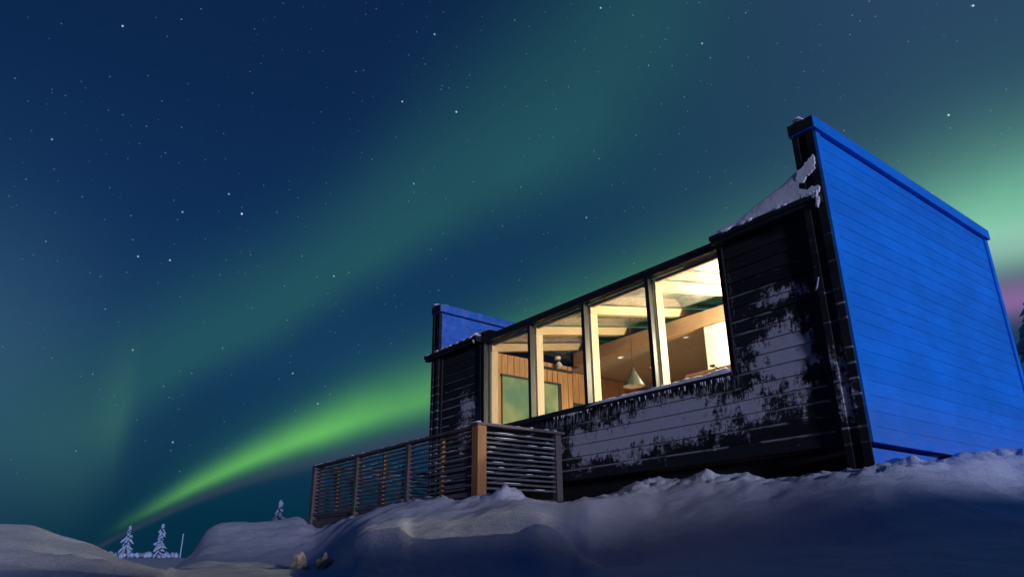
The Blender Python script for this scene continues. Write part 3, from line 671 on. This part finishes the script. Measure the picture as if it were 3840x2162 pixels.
# room behind
rm = MB(); rm.box(-9.6, -3.16, BY+.15, 9.82, 2.955, 3.0); rm.build('ceiling', M['ceiling'], cab)
rm = MB(); rm.box(-9.66, -3.16, 9.78, 9.86, .9, 2.954); rm.build('back_wall', M['ceiling'], cab)
rm = MB(); rm.box(-9.6, -3.16, YF+.13, 9.77, .872, .92); rm.build('floor', M['floor'], cab)
rm = MB(); rm.box(-3.19, -3.13, YF+.13, 9.77, .921, 3.1); rm.build('end_wall', M['white'], cab)
rf = MB(); rf.box(-9.66, -3.13, RY+.04, 9.9, 3.02, 3.56); rf.box(-9.66, -3.13, BY+.16, RY+.039, 3.005, 3.04); rf.build('back_roof', M['trim'], cab)
# plank partition on the left of the room, with two frosted green glass doors
pw = MB(); XP = -8.47; yy = YF+.21; k = 0
while yy < 7.72:
    w_ = .105+.02*((k*7) % 3)/3; pw.box(XP-.04, XP+.002*((k*5) % 4), yy, min(yy+w_-.009, 7.74), .93, 2.93); yy += w_; k += 1
pw.box(XP-.08, XP-.042, YF+.21, 7.74, .93, 2.94)
yy = 7.75; k = 0
while yy < 9.7:
    w_ = .14; pw.box(XP-.34, XP-.30+.002*(k % 3), yy, yy+w_-.010, .93, 2.94); yy += w_; k += 1
pw.box(XP-.38, XP-.342, 7.75, 9.7, .93, 2.94)
part = pw.build('plank_wall', M['plank'], cab)
for (ya, yb, zt_) in ((6.30, 6.93, 2.575), (7.02, 7.40, 2.575)):
    d_ = MB(); d_.box(XP+.012, XP+.03, ya, yb, .95, zt_); do = d_.build('glass_door', M['green_glass'], cab)
    e_ = MB(); e_.box(XP+.008, XP+.04, ya-.02, yb+.07, zt_+.001, zt_+.035); e_.box(XP+.008, XP+.04, yb+.001, yb+.07, .95, zt_)
    e_.build('door_frame', M['dark'], do)
d_ = MB(); d_.box(XP-.29, XP-.27, 7.95, 8.5, 1.0, 2.42); do = d_.build('wall_mirror', mat('dark mirror', (.05, .08, .10), .15)[0], cab)
d_ = MB(); d_.box(XP+.008, XP+.05, 6.98, 7.73, 2.815, 2.85); d_.build('door_track', M['dark'], cab)
# white wardrobe wall under the beam
wd = thing('wardrobe', 'tall white wardrobe glowing in the lamplight behind the rightmost pane', 'wardrobe', (-4.6, 7.9, .92))
b = MB(); b.box(-5.80, -3.2, BY+.03, BY+.13, .93, 2.943); body = b.build('carcass', M['white'], wd)
for k in range(4):
    b = MB(); b.box(-5.79+k*.46, -5.79+(k+1)*.46-.012, BY+.006, BY+.028, .96, 2.93); b.build('door', M['white'], wd, bevel=.003)
# bed head board seen just over the sill
hb = thing('headboard', 'pale wooden headboard top showing above the snowy sill', 'headboard', (-5.3, 7.0, .92))
b = MB(); b.box(-5.52, -4.72, 6.98, 7.03, .93, 2.065); b.build('panel', M['white'], hb, bevel=.006)
b = MB(); b.box(-5.54, -4.70, 6.96, 7.05, 2.066, 2.095); b.build('top_rail', M['post_x'], hb, bevel=.006)

# ceiling spots (they are on, dimly)
for (x, y) in ((-7.62, 8.02), (-6.28, 7.99), (-8.2, 6.75), (-7.75, 8.9)):
    if y < 7.7: continue
    s_ = MB(); s_.lathe([(.0, -.004), (.035, -.004)], (x, y, 2.954), 18); so = s_.build('ceiling_spot', M['spotglow'], cab)
    s_ = MB(); s_.lathe([(.036, -.001), (.036, -.010), (.052, -.010), (.055, -.001)], (x, y, 2.954), 18); s_.build('trim_ring', M['enamel'], so)
    ld = bpy.data.lights.new('spot_light', 'SPOT'); ld.energy = 90; ld.spot_size = R(130); ld.spot_blend = .8; ld.color = (1, .80, .52); ld.shadow_soft_size = .04
    lo = bpy.data.objects.new('spot_light', ld); C.objects.link(lo); lo.location = (x, y, 2.93)
# pendant lamp
px, py, pz = -6.62, 7.2, 2.19
pl = thing('pendant_lamp', 'cone shaped metal pendant lamp hanging behind the third pane', 'pendant lamp', (px, py, pz))
s_ = MB(); s_.lathe([(.155, 0), (.150, .015), (.115, .075), (.070, .150), (.045, .195), (.040, .215), (.022, .222), (.020, .262), (.0, .266)], (px, py, pz)); s_.build('lamp_shade', M['steel'], pl, smooth=True)
s_ = MB(); s_.lathe([(.151, .002), (.110, .070), (.066, .145), (.0, .15)], (px, py, pz)); s_.build('shade_lining', M['enamel'], pl, smooth=True)
s_ = MB(); s_.blob((px, py, pz+.06), (.04, .04, .05), 0, 0); s_.build('bulb', M['enamel'], pl, smooth=True)
s_ = MB(); s_.tube((px, py, pz+.266), (px, py, 3.19), .004, None, 6); s_.build('cord', M['dark'], pl)
# small wall spotlight over the door track
s_ = thing('ceiling_spotlight', 'small white ceiling spotlight above the dark door track', 'spotlight', (-8.2, 7.35, 2.9))
b = MB(); b.tube((-8.36, 7.35, 3.02), (-8.36, 7.35, 2.975), .05, .05, 14); b.build('mount', M['enamel'], s_)
b = MB(); b.tube((-8.36, 7.35, 2.974), (-8.36, 7.36, 2.93), .012, .012, 8); b.build('stem', M['dark'], s_)
b = MB(); b.tube((-8.36, 7.36, 2.93), (-8.34, 7.38, 2.85), .03, .052, 14); b.build('lamp_head', M['enamel'], s_)
# lamp at the right end of the room, on the end wall behind the black pier
lx, ly, lz = -4.45, 7.42, 2.58
wl_ = thing('wall_lamp', 'glowing globe wall lamp at the right end of the room', 'lamp', (-3.2, ly, lz))
b = MB(); b.blob((lx, ly, lz), (.07, .07, .07), 0, 0, lev=3); b.build('globe', M['lampglow'], wl_, smooth=True)
b = MB(); b.tube((-3.195, ly, lz-.12), (lx, ly, lz-.12), .012, None, 8); b.tube((lx, ly, lz-.126), (lx, ly, lz-.072), .02, .03, 10); b.build('arm', M['dark'], wl_)
# thin reading lamp just inside the sill
dl = thing('reading_lamp', 'thin dark reading lamp arm standing before the bright wardrobe', 'lamp', (-4.35, 6.2, 1.735))
b = MB(); b.tube((-4.36, 6.2, 1.736), (-4.36, 6.2, 1.752), .06, .055, 14); b.build('base', M['dark'], dl)
b = MB(); b.tube((-4.36, 6.2, 1.75), (-4.60, 6.25, 1.92), .007, None, 7); b.build('arm', M['dark'], dl)
b = MB(); b.tube((-4.58, 6.25, 1.905), (-4.63, 6.255, 1.915), .02, .012, 8); b.build('head', M['dark'], dl)

# ---------------------------------------------------------------- deck and railing
YD = 4.71; ZT = 1.44; XA, XB = -11.40, -6.80
dk = thing('deck', 'weathered wooden deck behind the slatted railing, half buried in snow', 'deck', (-9, 5.3, .6))
b = MB(); yy = YD+.02
while yy < 7.0:
    b.box(XA, XB if yy < 5.8 else -9.95, yy, yy+.12, .620, .648); yy += .126
b.build('deck_floor', M['weather'], dk)
b = MB(); b.box(XA+.06, XB-.06, YD-.02, YD+.02, .44, .605); b.build('rim_board', M['weather'], dk)
b = MB(); b.box(XA-.02, XA+.02, YD+.06, 7.0, .44, .605); b.build('rim_board', M['weather'], dk)
for x in (-11.2, -9.8, -8.4, -7.0):
    b = MB(); b.box(x-.05, x+.05, YD+.10, YD+.20, -.6, .60); b.build('footing', M['weather'], dk)
rl = thing('deck_railing', 'weathered wooden slatted deck railing with an orange lit corner post', 'railing', (-9, YD, .6))
def rpost(x, y, z0, z1, w_, m_, lab=None):
    b = MB(); b.box(x-w_, x+w_, y-w_, y+w_, z0, z1); o = b.build('post', m_, rl, bevel=.005)
    if lab: o['label'] = lab
    return o
xs_p = [XA, -9.87, -8.36]
for x in xs_p: rpost(x, YD, .10, ZT-.03, .042 if x > XA else .055, M['weather'])
rpost(-6.765, YD, .30, ZT-.012, .062, M['lit_wood'], 'thick orange lit corner post')
rpost(-6.79, 5.90, .30, 1.455, .045, M['weather'])
rpost(-11.4, 7.0, .10, ZT-.03, .05, M['weather']); rpost(-11.4, 5.9, .10, ZT-.03, .042, M['weather'])
NS = 12
zs = [.735+k*.0565 for k in range(NS)]
def bay(p0, p1, axis, n_off):
    b = MB()
    for z in zs:
        j = random.uniform(-.006, .006)
        if axis == 'x': b.hexa([(p0, n_off-.014, z+j), (p1, n_off-.014, z-j), (p1, n_off+.014, z-j), (p0, n_off+.014, z+j), (p0, n_off-.014, z+j+.021), (p1, n_off-.014, z-j+.021), (p1, n_off+.014, z-j+.021), (p0, n_off+.014, z+j+.021)])
        else: b.hexa([(n_off-.014, p0, z+j), (n_off+.014, p0, z+j), (n_off+.014, p1, z-j), (n_off-.014, p1, z-j), (n_off-.014, p0, z+j+.021), (n_off+.014, p0, z+j+.021), (n_off+.014, p1, z-j+.021), (n_off-.014, p1, z-j+.021)])
    b.build('slat_panel', M['slat'], rl)
edges = [(XA+.058, -9.915), (-9.825, -8.405), (-8.315, -6.83)]
for a, b_ in edges: bay(a, b_, 'x', YD)
bay(YD+.075, 5.853, 'y', -6.785)
bay(YD+.06, 5.855, 'y', -11.40); bay(5.945, 6.945, 'y', -11.40)
for x in (-10.62, -9.12, -7.60):
    b = MB(); b.box(x-.022, x+.022, YD+.018, YD+.058, .66, ZT-.045); b.build('baluster', M['lit_wood'], rl)
b = MB(); b.box(XA-.06, -6.84, YD-.055, YD+.055, ZT-.028, ZT+.006); b.build('top_rail', M['weather'], rl, bevel=.006)
b = MB(); b.box(-6.845, -6.70, YD-.07, 5.97, ZT-.010, ZT+.024); b.build('top_rail', M['weather'], rl, bevel=.006)
b = MB(); b.box(-11.455, -11.345, YD+.057, 7.06, ZT-.028, ZT+.006); b.build('top_rail', M['weather'], rl, bevel=.006)
for a, b_ in edges:
    b = MB(); b.box(a, b_, YD-.03, YD+.03, .655, .70); b.build('bottom_rail', M['weather'], rl)
b = MB()
for k in range(36):
    if random.random() < .55: x = random.uniform(XA, -6.8); c = (x, YD-.02, ZT+.008)
    else: c = (-6.77, random.uniform(YD-.05, 5.9), ZT+.027)
    b.blob(c, (random.uniform(.03, .10), .035, random.uniform(.004, .010)), k, .4, 4)
b.build('rail_frost', M['roof_snow'], rl, smooth=True)['kind'] = 'stuff'
b = MB()
for k in range(60):
    z = random.choice(zs[2:])+.022; x = random.uniform(-9.8, -6.9)
    b.blob((x, YD-.004, z), (random.uniform(.03, .16), .014, .004), k, .3, 4, lev=1)
for k in range(22):
    z = random.choice(zs)+.022; y = random.uniform(YD+.1, 5.8)
    b.blob((-6.779, y, z), (.014, random.uniform(.04, .2), .005), k, .3, 4, lev=1)
b.build('slat_frost', M['roof_snow'], rl, smooth=True)['kind'] = 'stuff'
# heap of snow left on the deck
b = MB(); b.blob((-9.0, 5.25, .68), (.35, .22, .14), 3, .35, 3, lev=3); b.blob((-8.6, 5.3, .67), (.25, .2, .09), 8, .35, 3, lev=3)
tag(b.build('snow_heap', M['snow'], None, smooth=True), 'small heap of snow on the deck behind the railing slats', 'snow heap')

# ---------------------------------------------------------------- snow laden trees and other small things in the distance
def snow_tree(name, label, x, y, h, w_, seed, group=None, lean=.0, z0=None, n=34, nee=.75, lv=2):
    rnd = random.Random(seed); zg = ground(x, y)-.05 if z0 is None else z0
    t = thing(name, label, 'tree', (x, y, zg), group)
    b = MB(); b.tube((x, y, zg), (x+lean*h*.6, y, zg+h*.96), .035*h/1.6+.02, .012, 8); b.build('trunk', M['bark'], t)
    cr, nd = MB(), MB()
    for k in range(n):
        u = (k+.5)/n; z = zg+h*(.10+.88*u)
        taper = (1-u)**.7*(.45+.8*rnd.random())*(.55+.65*math.sin(u*8+seed)**2)
        a = k*2.399+rnd.uniform(-.4, .4); L = w_*taper+.03*h
        dx, dy = math.cos(a), math.sin(a)
        cx_ = x+lean*h*.6*u+dx*L*.55; cy_ = y+dy*L*.55; cz_ = z-L*.22
        rot = Matrix.Rotation(a, 3, 'Z') @ Matrix.Rotation(R(rnd.uniform(25, 58)), 3, 'Y')
        cr.blob((cx_, cy_, cz_), (L*.66, L*.24+.014*h, .020*h+L*.10), seed*17+k, .7, 4.6, rot, lv)
        if rnd.random() < nee:
            nd.blob((cx_, cy_, cz_-.035*h-L*.05), (L*.62, L*.28, .03*h), seed*13+k, .6, 5, rot, 1)
    tip = MB()
    cr.blob((x+lean*h*.62, y, zg+h*.97), (.045*h, .045*h, .07*h), seed, .5, 4)
    cr.build('crown', M['tree_snow'] if h < 4 else M['snow'], t, smooth=True); nd.build('needles', M['needles'], t)
    return t
def at(a, r_): return r_*math.sin(R(a)), r_*math.cos(R(a))
x, y = at(-79.62, 45); snow_tree('snowy_spruce', 'snow laden spruce on the far plain, left one of the leaning pair', x, y, 1.62, .42, 3, 'far snow laden spruces', .10)
x, y = at(-77.6, 45); snow_tree('snowy_spruce', 'snow laden spruce on the far plain just left of the thin stake', x, y, 1.75, .42, 8, 'far snow laden spruces', .06)
x, y = at(-69.95, 40); snow_tree('snowy_spruce', 'lone snow laden spruce tip rising behind the bank beside the deck', x, y, 2.75, .55, 5, 'far snow laden spruces', .02)
x, y = at(-13.5, 19); snow_tree('snowy_spruce', 'big frosted spruce at the right edge behind the blue wall', x, y, 5.1, 1.45, 11, 'far snow laden spruces', .0, None, 170, .25, 3)
x, y = at(-89.9, 8.5); snow_tree('snowy_shrub', 'snow covered shrub at the left edge on the near mound', x, y, .80, .35, 21, None, .0, -.35)
for k, (a, r_, w_, lab) in enumerate([(-78.7, 44, .5, 'low snow covered shrub between the two far spruces'), (-80.2, 44, .45, 'low snow covered shrub left of the far spruces'), (-77.0, 44, .4, 'low snow covered shrub beside the thin stake')]):
    x, y = at(a, r_); zg = ground(x, y); rnd = random.Random(k)
    t = thing('snowy_shrub', lab, 'shrub', (x, y, zg), 'far snow covered shrubs')
    b = MB()
    for q in range(9): b.blob((x+rnd.uniform(-w_, w_)*.5, y+rnd.uniform(-w_, w_), zg+.10+.10*rnd.random()), (w_*.3, w_*.3, .13), q+k*9, .5, 4, lev=2)
    b.build('foliage', M['tree_snow'], t, smooth=True)
    b = MB()
    for q in range(6): b.tube((x, y, zg-.05), (x+rnd.uniform(-w_, w_)*.6, y+rnd.uniform(-w_, w_)*.6, zg+.30+.1*rnd.random()), .012, .006, 5)
    b.build('stem', M['bark'], t)
x, y = at(-76.22, 45); zg = ground(x, y)
b = MB(); b.tube((x, y, zg-.1), (x+.02, y, 1.40), .035, .028, 8); b.blob((x+.02, y, 1.41), (.045, .045, .04), 1, .3, 4)
tag(b.build('marker_stake', M['tree_snow'], None), 'thin frosted wooden stake on the far plain', 'stake')
for k, (a, r_, s_, lab) in enumerate([(-68.2, 7.0, .070, 'larger yellowish lump of broken snow in the dark hollow'), (-66.35, 6.2, .055, 'smaller yellowish lump of broken snow beside the front ledge')]):
    x, y = at(a, r_); zg = ground(x, y)
    b = MB(); b.blob((x, y, zg+s_*.55), (s_*1.0, s_*.9, s_*1.15), k+30, .65, 3.5, lev=3)
    tag(b.build('snow_chunk', M['chunk'], None, smooth=False), lab, 'snow chunk', 'broken snow chunks')
